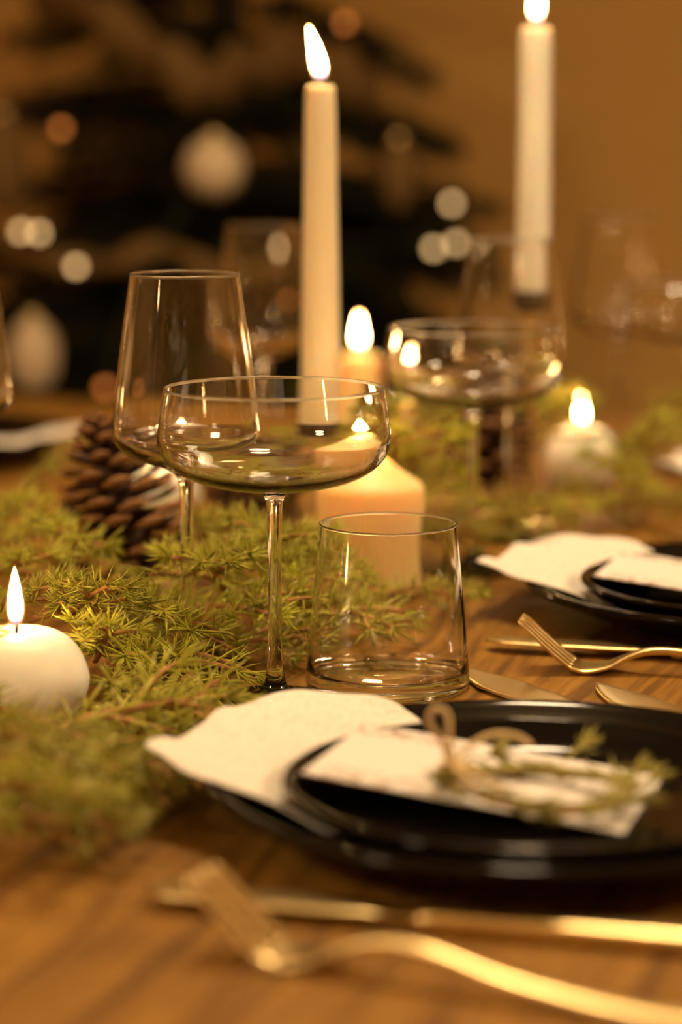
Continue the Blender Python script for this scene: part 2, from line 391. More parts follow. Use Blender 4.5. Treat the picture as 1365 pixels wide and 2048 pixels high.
# coupe glass
cb = [tuple(p) for p in catmull([(.75, 10.75), (1.5, 10.85), (2.8, 11.03), (4.0, 11.35), (4.95, 11.85), (5.5, 12.4), (5.78, 13.0), (5.83, 13.5), (5.74, 14.3), (5.6, 15.2), (5.48, 15.85)], 6)]
crm = [(5.492, 15.88), (5.488, 15.92), (5.465, 15.95), (5.433, 15.96), (5.40, 15.95), (5.378, 15.92), (5.374, 15.87)]
ci = [tuple(p) for p in catmull([(5.385, 15.8), (5.5, 15.2), (5.64, 14.3), (5.71, 13.5), (5.64, 13.05), (5.36, 12.5), (4.85, 12.02), (3.9, 11.56), (2.7, 11.28), (1.4, 11.15), (.5, 11.12), (0, 11.11)], 6)]
wine = split_glass('wine_glass', 'tall tapered wine glass with narrow rim, standing behind the near coupe glass', FOOT, stem_prof(10.45, .75), wb, wr, wi, at(377, 1325), 'tapered wine glasses')
coupe = split_glass('coupe_glass', 'wide shallow coupe glass on a thin stem in front, beside the tumbler', FOOT, stem_prof(10.75, .75), cb, crm, ci, at(551, 1402), 'coupe glasses')
# tumbler
tf = [(0, .12), (2.6, .12), (3.4, .06), (3.9, 0), (4.08, 0), (4.2, .08), (4.26, .3)]
to = [tuple(p) for p in catmull([(4.26, .3), (4.22, 1.0), (4.05, 3.0), (3.78, 5.9), (3.54, 8.5)], 6)]
tr_ = [(3.548, 8.53), (3.542, 8.57), (3.52, 8.6), (3.485, 8.615), (3.45, 8.6), (3.424, 8.57), (3.415, 8.53)]
ti = [tuple(p) for p in catmull([(3.42, 8.5), (3.66, 5.9), (3.92, 3.0), (4.07, 1.3), (3.98, .95), (3.6, .78), (2.0, .72), (0, .7)], 6)]
tum = thing('tumbler_glass', 'low clear tumbler glass tapering to its rim, behind the black plates', 'glass', at(776, 1372))
link('base', lathe('base', tf, 72), M['glass'], tum)
link('wall', join_lathe('wall', to, ti, 72), M['glass'], tum)
link('rim', lathe('rim', [to[-1]] + tr_ + [ti[0]], 72), M['rim'], tum)

dup(wine, Vector((atY(1020, 800, 1.685).x, 1.685, TZ)), .3, 'blurred tapered wine glass rising behind the coupe glass of the second setting')
dup(coupe, at(945, 1142), .5, 'blurred coupe glass at the second place setting, left of the far napkin')
dup(wine, Vector((atY(530, 700, 1.93).x, 1.93, TZ)), .2, 'blurred wine glass behind the left tapered white candle')
dup(wine, Vector((atY(-104, 800, 1.47).x, 1.47, TZ)), .7, 'wine glass cut off by the left edge of the picture')
dup(wine, Vector((atY(1235, 670, 2.12).x, 2.12, TZ)), .1, 'far blurred wine glass between the right tapered candle and the right edge')
dup(coupe, Vector((atY(1385, 690, 2.02).x, 2.02, TZ)), .4, 'far blurred coupe glass cut off by the right edge of the picture')

# ------------------------------------------------------------------ plates, napkins, cards
CH = Vector((.0775, .964, TZ)); SP = Vector((.077, .944, TZ))
DELTA = Vector((.163, .435, 0))
CH_OUT = [(0, .35), (4, .35), (6.2, .1), (6.8, 0), (7.4, .1), (9.0, .55), (11.0, 1.15), (12.4, 1.72), (12.95, 1.98), (13.18, 2.16)]
CH_RIM = [(13.18, 2.16), (13.22, 2.30), (13.12, 2.42), (12.9, 2.47), (12.65, 2.43)]
CH_IN = [(12.65, 2.43), (12.0, 2.02), (11.0, 1.42), (10.0, 1.02), (9.0, .86), (7.5, .82), (4, .8), (0, .8)]
SA_OUT = [(0, 1.16), (3, 1.16), (4.8, .98), (5.4, .95), (6.2, 1.02), (7.9, 1.25), (9.2, 1.85), (9.8, 2.3), (10.05, 2.58)]
SA_RIM = [(10.05, 2.58), (10.1, 2.7), (10.02, 2.82), (9.85, 2.87), (9.68, 2.83)]
SA_IN = [(9.68, 2.83), (9.3, 2.4), (8.75, 1.92), (8.2, 1.66), (7.4, 1.5), (5.0, 1.44), (0, 1.44)]
def plate(name, label, out, rim, inn, loc, group):
    o = thing(name, label, 'plate', loc, 0, group)
    foot = [tuple(p) for p in catmull(out[:4], 4)]
    link('foot', lathe('foot', foot, 96), M['black'], o)
    link('dish', lathe('dish', [tuple(p) for p in catmull(out[3:] + rim[1:] + inn[1:], 5)], 96), M['black'], o)
    return o
charger = plate('charger_plate', 'large black glossy charger plate in front, under the smaller plate', CH_OUT, CH_RIM, CH_IN, CH, 'black charger plates')
salad = plate('salad_plate', 'smaller black glossy plate holding the card with the herb wreath', SA_OUT, SA_RIM, SA_IN, SP, 'small black plates')
dup(charger, CH + DELTA, 0, 'blurred black charger plate under the second napkin')
dup(salad, SP + DELTA, 0, 'blurred small black plate on the second napkin, cut off at right')
dup(charger, CH + DELTA * 2, 0, 'far black charger plate at the right edge beneath the third napkin')

def napkin_mesh():
    # corner quad traced on the table: tip, back edge, hidden side, front edge
    e_back = catmull([(-.0835, .982), (-.066, 1.022), (-.052, 1.062), (-.030, 1.090), (.0, 1.097), (.026, 1.078)], 6)      # tip -> far corner
    e_front = catmull([(-.0835, .982), (-.062, .951), (-.040, .938), (-.016, .926), (.012, .915), (.03, .91)], 6)         # tip -> near corner
    n = len(e_back); far = np.array((.085, 1.0)); V, Fc = [], []
    A, B, C0 = e_back, e_front, e_back[0]
    eb2 = [e_front[-1] + (far - e_front[-1]) * (i / (n - 1)) for i in range(n)]       # near corner -> hidden
    ef2 = [e_back[-1] + (far - e_back[-1]) * (i / (n - 1)) for i in range(n)]
    for i in range(n):
        s = i / (n - 1)
        for j in range(n):
            t = j / (n - 1)
            p = (1 - t) * A[i] + t * eb2[i] + (1 - s) * B[j] + s * ef2[j] - ((1-s)*(1-t)*C0 + s*(1-t)*A[-1] + (1-s)*t*B[-1] + s*t*far)
            r = math.hypot(p[0] - CH.x, p[1] - CH.y)
            rs = math.hypot(p[0] - SP.x, p[1] - SP.y)
            if r > .130: z = .0256 + .0015 * math.sin((r - .13) * 60)
            else: z = np.interp(r, [0, .06, .085, .095, .102, .112, .130], [.0088, .0088, .0092, .0118, .0165, .0215, .0256])
            # carried by the small plate's edge only where the plate does not press it down
            z += .0012 * math.sin(p[0] * 130 + p[1] * 50) * min(1, max(0, (rs - .1) / .03)) + .0008 * math.sin(p[1] * 210) * min(1, max(0, (rs - .1) / .03))
            tip = math.hypot(p[0] + .0835, p[1] - .982)
            z += .004 * max(0, 1 - tip / .03)
            V.append((p[0] - CH.x, p[1] - CH.y, z))
    for i in range(n - 1):
        for j in range(n - 1):
            Fc.append((i*n + j, i*n + j + 1, (i+1)*n + j + 1, (i+1)*n + j))
    me = mesh_from('napkin', V, Fc)
    bm = bmesh.new(); bm.from_mesh(me); bmesh.ops.recalc_face_normals(bm, faces=bm.faces)
    if sum(f.normal.z for f in bm.faces) < 0: bmesh.ops.reverse_faces(bm, faces=bm.faces)
    bm.to_mesh(me); bm.free(); return me
nk = link('napkin', napkin_mesh(), M['linen']); nk.location = CH
sm = nk.modifiers.new('thick', 'SOLIDIFY'); sm.thickness = .0016; sm.offset = 1
sb = nk.modifiers.new('round', 'SUBSURF'); sb.levels = 1; sb.render_levels = 1
tag(nk, 'cream linen napkin in front, spread between the two black plates', 'napkin', 'cream napkins')
for k, lb in ((1, 'blurred cream napkin on the second black plate at right'), (2, 'far blurred cream napkin at the right edge beyond the ball candle')):
    c = nk.copy(); COL.objects.link(c); c.location = CH + DELTA * k; c['label'] = lb
# setting across the table on the left
cL = Vector((-.372, 2.12, TZ))
dup(charger, cL, 0, 'black charger plate across the table at the left edge')
c = nk.copy(); COL.objects.link(c); c.location = cL; c.rotation_euler = (0, 0, math.radians(172)); c['label'] = 'blurred cream napkin at the left edge beside the big pine cone'

def card_mesh():
    V, Fc = [], []; nx, ny = 16, 10; lx, ly = .133, .087
    for k, zt in ((0, 0), (1, .0006)):
        for i in range(nx + 1):
            for j in range(ny + 1):
                x = (i / nx - .5) * lx; y = (j / ny - .5) * ly
                V.append((x, y, zt + .08 * y * y))
    K = (nx + 1) * (ny + 1)
    for i in range(nx):
        for j in range(ny):
            a = i*(ny+1) + j; b = a + 1; c_ = a + ny + 2; d = a + ny + 1
            Fc.append((a, b, c_, d)); Fc.append((K + a, K + d, K + c_, K + b))
    bd = [i*(ny+1) for i in range(nx + 1)] + [nx*(ny+1) + j for j in range(1, ny + 1)] + [i*(ny+1) + ny for i in range(nx - 1, -1, -1)] + [j for j in range(ny - 1, 0, -1)]
    for a, b in zip(bd, bd[1:] + bd[:1]): Fc.append((a, b, K + b, K + a))
    return fix(mesh_from('menu_card', V, Fc, smooth=False))
CARD = Vector((.0600, .9680, TZ + .0222)); CROT = math.radians(-18)
cd = link('menu_card', card_mesh(), M['card'], None, CARD, (0, math.radians(5.6), CROT))
tag(cd, 'white printed card lying under the herb wreath on the front plate', 'card', 'white cards')
c = cd.copy(); COL.objects.link(c); c.location = CARD + DELTA; c['label'] = 'blurred white card on the second setting, cut off at right'

# ------------------------------------------------------------------ cutlery
def fork():
    t = thing('table_fork', '', 'fork', (0, 0, 0), 0, 'brass forks')
    st = [(.150, 0, .0035, .0052, .0016), (.146, 0, .0035, .0066, .002), (.11, 0, .0035, .0060, .0021), (.07, 0, .007, .0048, .0021), (.040, 0, .0125, .0034, .0021), (.022, 0, .0125, .0034, .002), (.010, 0, .009, .0062, .0016), (0, 0, .0042, .0108, .0013), (-.012, 0, .0020, .0128, .0012), (-.020, 0, .0042, .0130, .0012)]
    P = catmull([np.array(s) for s in st], 4)
    link('handle', ribbon_solid('handle', P, 10), M['gold'], t)
    for k in range(4):
        y = (k - 1.5) * .0069
        ts = [(-.018, y, .0036, .0029, .0012), (-.025, y, .0085, .0027, .0014), (-.035, y * .97, .0170, .0025, .0013), (-.044, y * .96, .0250, .0021, .0012), (-.0475, y * .95, .0275, .0010, .0008)]
        link('tine', ribbon_solid('tine', catmull([np.array(s) for s in ts], 4), 8), M['gold'], t)
    return t
def knife(blade_w=.0105, tip=.1, nose=.42, lift=.0022):
    t = thing('table_knife', '', 'knife', (0, 0, 0), 0, 'brass knives')
    P = []
    n = 26
    for i in range(n):
        s = i / (n - 1); x = s * tip
        # rounded leaf-shaped blade: tip at x = 0
        hw = blade_w * min(1, (s / nose) ** .62) if s > 0 else .0004
        hw = max(hw, .0006) * (1 - .45 * max(0, (s - .72) / .28))
        P.append((x, .0025 * (1 - min(1, s / .4)) ** 2, lift + (.0022 - lift) * max(0, s - .8) * 2, hw, .0011))
    link('blade', ribbon_solid('blade', P, 12), M['gold'], t)
    H_ = [(tip - .002, 0, .0036, .0045, .0022), (tip + .002, 0, .0042, .0060, .0032), (tip + .03, 0, .0042, .0062, .0034), (tip + .085, 0, .0044, .0075, .0036), (tip + .108, 0, .0044, .0078, .0036), (tip + .112, 0, .0042, .0060, .0026)]
    link('handle', ribbon_solid('handle', catmull([np.array(s) for s in H_], 4), 12), M['gold'], t)
    return t
fk = fork(); fk['label'] = 'blurred brass fork in the foreground with its tines raised'
fk.location = at(640, 1934); fk.rotation_euler = (0, 0, math.radians(-27))
dup(fk, at(1218, 1345), math.radians(-12), 'blurred brass fork lying in front of the second black plate')
kn = knife(.0088, .106, .10, .0058); kn['label'] = 'blurred brass knife in the foreground, behind the near fork'
kn.location = at(285, 1808); kn.rotation_euler = (0, 0, math.radians(-15))
dup(kn, at(968, 1300), math.radians(-14), 'blurred brass knife behind the fork of the second setting')
kd = math.atan2(-.069, .0405)
k2 = knife(.0135, .108, .36); k2['label'] = 'brass knife with its rounded tip beside the tumbler'
k2.location = at(921, 1348); k2.rotation_euler = (0, 0, kd - .02)
dup(k2, at(1187, 1378), kd - .10, 'brass knife with only its tip showing, near the right edge')
dup(k2, at(921, 1348) + DELTA, kd + .30, 'far blurred brass knife tip by the second plate at the right edge')

# ------------------------------------------------------------------ candles
def flame_mesh(h, r, lean=0.0):
    P = catmull([(0, 0), (r * .55, h * .06), (r * .92, h * .2), (r, h * .34), (r * .86, h * .52), (r * .55, h * .74), (r * .22, h * .91), (0, h)], 2)
    me = lathe('flame', [(max(0, p[0]), p[1]) for p in P], 12)
    for v in me.vertices: v.co.x += lean * (v.co.z / (h * .01)) ** 1.6 * .01
    return me
def wick_flame(t, top, h=2.8, r=.42, lean=0.0):
    link('wick', tube('wick', [(0, 0, top - .004), (.0004, 0, top + .004), (.0012 * (1 if lean >= 0 else -1), 0, top + .009)], .0008, 6), M['wick'], t)
    f = link('flame', flame_mesh(h, r, lean), M['flame'], t, (0, 0, top + .0035))
    link('flame_halo', flame_mesh(h * 1.08, r * 1.28, lean), M['halo'], f, (0, 0, -h * .0003))
def lathe_wax(t, keys, m, n=48, sub=5):
    return link('wax', lathe('wax', [(max(0, p[0]), p[1]) for p in catmull(keys, sub)], n), m, t)
def ball_candle(label, loc, r, h, fl, lean=0.0):
    t = thing('ball_candle', label, 'candle', loc, 0, 'round white candles')
    k = [(0, 0), (r*.45, 0), (r*.62, .1), (r*.86, h*.2), (r, h*.45), (r*.95, h*.66), (r*.80, h*.85), (r*.58, h*.965), (r*.36, h), (r*.2, h*.985), (0, h*.965)]
    lathe_wax(t, k, M['wax_white']); wick_flame(t, h * .00965, fl, .37, lean); return t
def pillar(label, loc, r, h, cone, fl, fr=.42, lean=0.0):
    t = thing('pillar_candle', label, 'candle', loc, 0, 'ivory pillar candles')
    k = [(0, 0), (r*.9, 0), (r, .1), (r, h*.4), (r, h - .25), (r*.985, h - .05), (r*.93, h + cone*.09), (r*.6, h + cone*.5), (r*.3, h + cone*.93), (r*.16, h + cone), (0, h + cone*.94)]
    lathe_wax(t, k, M['wax_glow']); wick_flame(t, (h + cone*.94) * .01, fl, fr, lean); return t
def taper(label, base, h, rb, rt, fl, lean, wax='wax'):
    t = thing('taper_candle', label, 'candle', base, 0, 'tapered candles')
    k = [(0, 0), (rb*.9, 0), (rb, .15), (rb*.985, h*.3), ((rb+rt)/2, h*.68), (rt, h - .25), (rt*.93, h - .05), (rt*.7, h + .02), (rt*.3, h - .08), (0, h - .1)]
    lathe_wax(t, k, M[wax], 40); wick_flame(t, (h - .1) * .01, fl, .44, lean); return t
def holder(label, loc, h, r):
    t = thing('candle_holder', label, 'candle holder', loc, 0, 'candlesticks')
    hh = h
    link('base', lathe('base', [(0, 0), (3.6, 0), (3.8, .15), (3.7, .4), (2.4, .65), (1.0, .95), (.55, 1.5)], 40), M['gold'], t)
    link('stem', lathe('stem', [(.55, 1.5), (.36, 2.6), (.32, hh*.5), (.36, hh - 1.8), (.75, hh - 1.0)], 24), M['gold'], t)
    link('cup', lathe('cup', [(.75, hh - 1.0), (r + .25, hh - .55), (r + .3, hh + .55), (r + .2, hh + .6), (r + .06, hh + .55), (r + .06, hh), (0, hh)], 32), M['holder'], t)
    return t
ball_candle('lit round white candle nestled in fir at the left edge', at(36, 1452), 3.5, 4.75, 2.9)
ball_candle('blurred lit round candle in the fir at right', Vector((atY(1165, 830, 1.93).x, 1.93, TZ)), 2.9, 4.9, 2.6, -.1)
ball_candle('small round candle glowing behind the big pine cone', Vector((atY(322, 900, 1.74).x, 1.74, TZ)), 2.9, 4.3, 1.9, .1)
pillar('thick ivory pillar candle standing behind the tumbler', Vector((atY(741, 1000, 1.475).x, 1.475, TZ)), 3.33, 6.9, 1.75, 1.75, .55, -.18)
pillar('blurred ivory pillar candle right of the left tapered candle', Vector((atY(719, 700, 2.2).x, 2.2, TZ)), 2.0, 8.1, .3, 3.2)
pillar('blurred slim candle left of the second coupe glass', Vector((atY(800, 700, 1.99).x, 1.99, TZ)), 1.35, 6.3, .3, 4.2, .36, .3)
LT = Vector((atY(642, 880, 1.58).x, 1.58, TZ)); RT = Vector((atY(1066, 600, 1.77).x, 1.77, TZ))
LH = (atY(642, 885, 1.58).z - TZ) * 100; RH = (atY(1066, 598, 1.77).z - TZ) * 100
holder('dark-cupped brass candlestick under the left tapered candle, behind the coupe bowl', LT, LH, 1.25)
holder('tall dark-cupped brass candlestick under the right tapered candle', RT, RH, 1.22)
taper('tall lit tapered ivory candle left of centre, whole flame visible', LT + Vector((0, 0, LH * .01 + .0003)), (atY(633, 172, 1.58).z - LT.z) * 100 - LH, 1.28, .93, 3.5, -.75)
taper('tall lit tapered ivory candle at right, flame cut by the top edge', RT + Vector((0, 0, RH * .01 + .0003)), (atY(1070, 55, 1.77).z - RT.z) * 100 - RH, 1.24, 1.10, 3.6, .1, 'wax_white')

# lit candles further along the table towards and beside the viewer: seen only as streaks in the glasses
for (x, y, lb) in ((-.50, .92, 'lit tapered candle out of view on the left table half'), (-.62, 1.42, 'lit tapered candle out of view beside the left wine glass'),
                   (-.42, -.10, 'lit tapered candle on the near table end behind the viewer'), (-.20, -.42, 'lit tapered candle furthest behind the viewer on the table')):
    holder('brass candlestick of the ' + lb.replace('lit ', ''), Vector((x, y, TZ)), 9.0, 1.25)
    taper(lb, Vector((x, y, TZ + .0903)), 19.0, 1.28, .95, 3.5, .2)

# ------------------------------------------------------------------ pine cones
def scale_mesh():
    # woody scale: grows along +X, thick lip at the end
    V, Fc = [], []
    st = [(0, .0035, .0012, 0), (.009, .0052, .0015, .0004), (.016, .0078, .0019, .0014), (.0205, .0082, .0026, .0028), (.0232, .0062, .0026, .0040), (.0245, .0028, .0014, .0046)]
    for x, hw, ht, z in st:
        for a in range(8):
            an = 2*math.pi*(a + .5)/8; V.append((x, hw*math.cos(an), z + ht*math.sin(an)))
    for i in range(len(st) - 1):
        for a in range(8): Fc.append((i*8 + a, i*8 + (a+1) % 8, (i+1)*8 + (a+1) % 8, (i+1)*8 + a))
    Fc.append(tuple(range(8))); Fc.append(tuple((len(st)-1)*8 + a for a in range(8)))
    me = fix(mesh_from('scale', V, Fc)); me.materials.append(M['cone']); me.materials.append(M['cone_tip'])
    for p in me.polygons:
        if p.center.x > .0195: p.material_index = 1
    return me
SCALE = scale_mesh()
def pine_cone(label, loc, h, r, axis, n=88, seed=1):
    rnd = random.Random(seed)
    t = thing('pine_cone', label, 'pine cone', loc, 0, 'brown pine cones')
    t.rotation_euler = Vector((0, 0, 1)).rotation_difference(Vector(axis).normalized()).to_euler()
    link('core', lathe('core', [(0, 0), (r*28, .1*h*100), (r*36, .3*h*100), (r*26, .65*h*100), (r*10, .92*h*100), (0, h*97)], 20), M['cone'], t)
    for i in range(n):
        s = (i + .5) / n
        z = h * (.04 + .92 * s ** .92)
        size = (.62 + .9 * s) if s < .35 else (.935 if s < .5 else .935 - .78 * ((s - .5) / .5) ** 1.25)
        size *= r / .034 * rnd.uniform(.93, 1.07)
        a = i * 2.39996 + rnd.uniform(-.08, .08)
        el = math.radians(-28 + 50 * s + 48 * max(0, s - .6) / .4 + rnd.uniform(-6, 6))
        cr = r * .22 * (1 - s * .75)
        o = link('scale', SCALE, None, t, (cr * math.cos(a), cr * math.sin(a), z), (0, -el, a))
        o.scale = (size * 1.22, size * 1.15, size * 1.0)
    return t
pine_cone('large brown pine cone standing upright at left behind the round candle', at(292, 1192, -.0) + Vector((0, 0, .006)), .112, .040, (-.30, .06, 1), 100, 3)
pine_cone('small brown pine cone lying in the fir behind the coupe stem', at(600, 1075, .0) + Vector((0, 0, .028)), .068, .030, (-1, .15, .05), 64, 5)
pine_cone('blurred dark pine cone standing behind the stems of the second glasses', Vector((atY(972, 960, 1.78).x, 1.78, TZ + .022)), .095, .040, (.05, .05, 1), 80, 8)

# ------------------------------------------------------------------ fir branches
def needle_geo(rng, P, T, Nn, Bb, length, width, beta, V, Fc, up_bias=.35):
    """numpy needles: base points P, tangents T, frame Nn (up), Bb (side)"""
    k = len(P)
    ang = rng.uniform(0, 2*np.pi, k)
    rad = Nn * (np.sin(ang) * .62 + up_bias)[:, None] + Bb * np.cos(ang)[:, None]
    rad /= np.linalg.norm(rad, axis=1)[:, None] + 1e-9
    be = np.radians(beta + rng.normal(0, 9, k))
    D = T * np.cos(be)[:, None] + rad * np.sin(be)[:, None]
    S = np.cross(D, T); S /= np.linalg.norm(S, axis=1)[:, None] + 1e-9
    W = np.cross(S, D)
    Ln = length * rng.uniform(.7, 1.12, k)
    w_ = width
    curve = -.10 * Ln[:, None] * W
    mid = P + D * (Ln * .5)[:, None] + curve * .3
    tip = P + D * Ln[:, None]
    ring0 = [P + S * w_ * .35, P - S * w_ * .35, P + W * w_ * .3]
    ring1 = [mid + S * w_ * .5, mid - S * w_ * .5, mid + W * w_ * .4]
    base = len(V)
    A = np.stack(ring0 + ring1 + [tip], axis=1).reshape(-1, 3)
    V.extend(A.tolist())
    for i in range(k):
        b = base + i*7
        Fc.extend(((b, b+1, b+4, b+3), (b+1, b+2, b+5, b+4), (b+2, b, b+3, b+5), (b+3, b+4, b+6), (b+4, b+5, b+6), (b+5, b+3, b+6)))
def poly_needles(rng, pts, dens, length, width, beta, V, Fc, t0=0.0, up_bias=.35):
    pts = np.array(pts); seg = np.diff(pts, axis=0); sl = np.linalg.norm(seg, axis=1); L = sl.sum(); cum = np.concatenate([[0], np.cumsum(sl)])
    k = int(L * dens * (1 - t0))
    s = np.sort(rng.uniform(t0 * L, L, k)); idx = np.clip(np.searchsorted(cum, s) - 1, 0, len(seg) - 1)
    P = pts[idx] + seg[idx] * ((s - cum[idx]) / sl[idx])[:, None]
    T = seg[idx] / sl[idx][:, None]
    up = np.array([0, 0, 1.0]); N = up - T * (T @ up)[:, None]; N /= np.linalg.norm(N, axis=1)[:, None] + 1e-9
    needle_geo(rng, P, T, N, np.cross(T, N), length, width, beta, V, Fc, up_bias)
    # terminal tuft
    kt = 12
    needle_geo(rng, np.repeat(pts[-1:], kt, 0), np.repeat(T[-1:], kt, 0), np.repeat(N[-1:], kt, 0), np.repeat(np.cross(T[-1:], N[-1:]), kt, 0), length * .85, width, 28, V, Fc, 0)
def fir_meshes(seed, L, dens=520, nlen=.0195, nw=.0015, tw=None, radial=.30):
    rng = np.random.default_rng(seed)
    sv, sf, nv, nf = [], [], [], []
    c1, c2 = rng.uniform(-.12, .12), rng.uniform(-.05, .10)
    main = [(x, L*(c1*(x/L)**2), L*(c2*math.sin(math.pi*x/L)*.6)) for x in np.linspace(0, L, 12)]
    tube_geo(main, list(np.linspace(.0026, .0013, 12)), 5, False, sv, sf)
    poly_needles(rng, main, dens, nlen, nw, 52, nv, nf, .04, radial)
    m = tw or max(5, int(L / .020))
    for i in range(m):
        s = .10 + .78 * (i + .5) / m; side = 1 if i % 2 else -1
        p = np.array([np.interp(s*L, [q[0] for q in main], [q[k] for q in main]) for k in range(3)])
        ln = L * (.46 * (1 - s) + .14) * rng.uniform(.8, 1.25)
        a = math.radians(rng.uniform(36, 58)) * side
        e = rng.uniform(-.12, .28)
        tw_ = []
        for t in np.linspace(0, 1, 7):
            aa = a * (1 - .28 * t)
            tw_.append(p + np.array([math.cos(aa)*ln*t, math.sin(aa)*ln*t, ln*(e*t - .15*t*t)]))
        tube_geo(tw_, list(np.linspace(.0017, .0010, 7)), 5, False, sv, sf)
        poly_needles(rng, tw_, dens, nlen * .93, nw, 54, nv, nf, 0.0, radial)
    st = mesh_from('twig', sv, sf); st.materials.append(M['twig'])
    nd = mesh_from('needles', nv, nf, smooth=True); nd.materials.append(M['needle'])
    return L, st, nd
FIR = [fir_meshes(11, .09), fir_meshes(12, .10), fir_meshes(13, .13), fir_meshes(14, .15), fir_meshes(15, .19), fir_meshes(16, .21), fir_meshes(17, .25)]
brnd = random.Random(4)
def branch(p0, p1, label, group='fir branches along the middle of the table'):
    A = at(*p0); B = at(*p1); d = B - A; Ln = d.length
    c_ = sorted(range(len(FIR)), key=lambda i: abs(FIR[i][0] - Ln) + brnd.uniform(0, .02))[0]
    L, st, nd = FIR[c_]
    o = thing('fir_branch', label, 'fir branch', A, 0, group)
    x = d.normalized(); z = Vector((0, 0, 1)); z = (z - x * z.dot(x)).normalized(); y = z.cross(x)
    q = Matrix((x, y, z)).transposed().to_quaternion() @ Quaternion((1, 0, 0), brnd.uniform(-.35, .35))
    o.rotation_euler = q.to_euler(); sc = min(1.35, max(.8, Ln / L)); o.scale = (sc, sc * brnd.choice((-1, 1)), sc)
    link('twig', st, None, o); n_ = link('needles', nd, None, o); n_['kind'] = 'stuff'
    return o
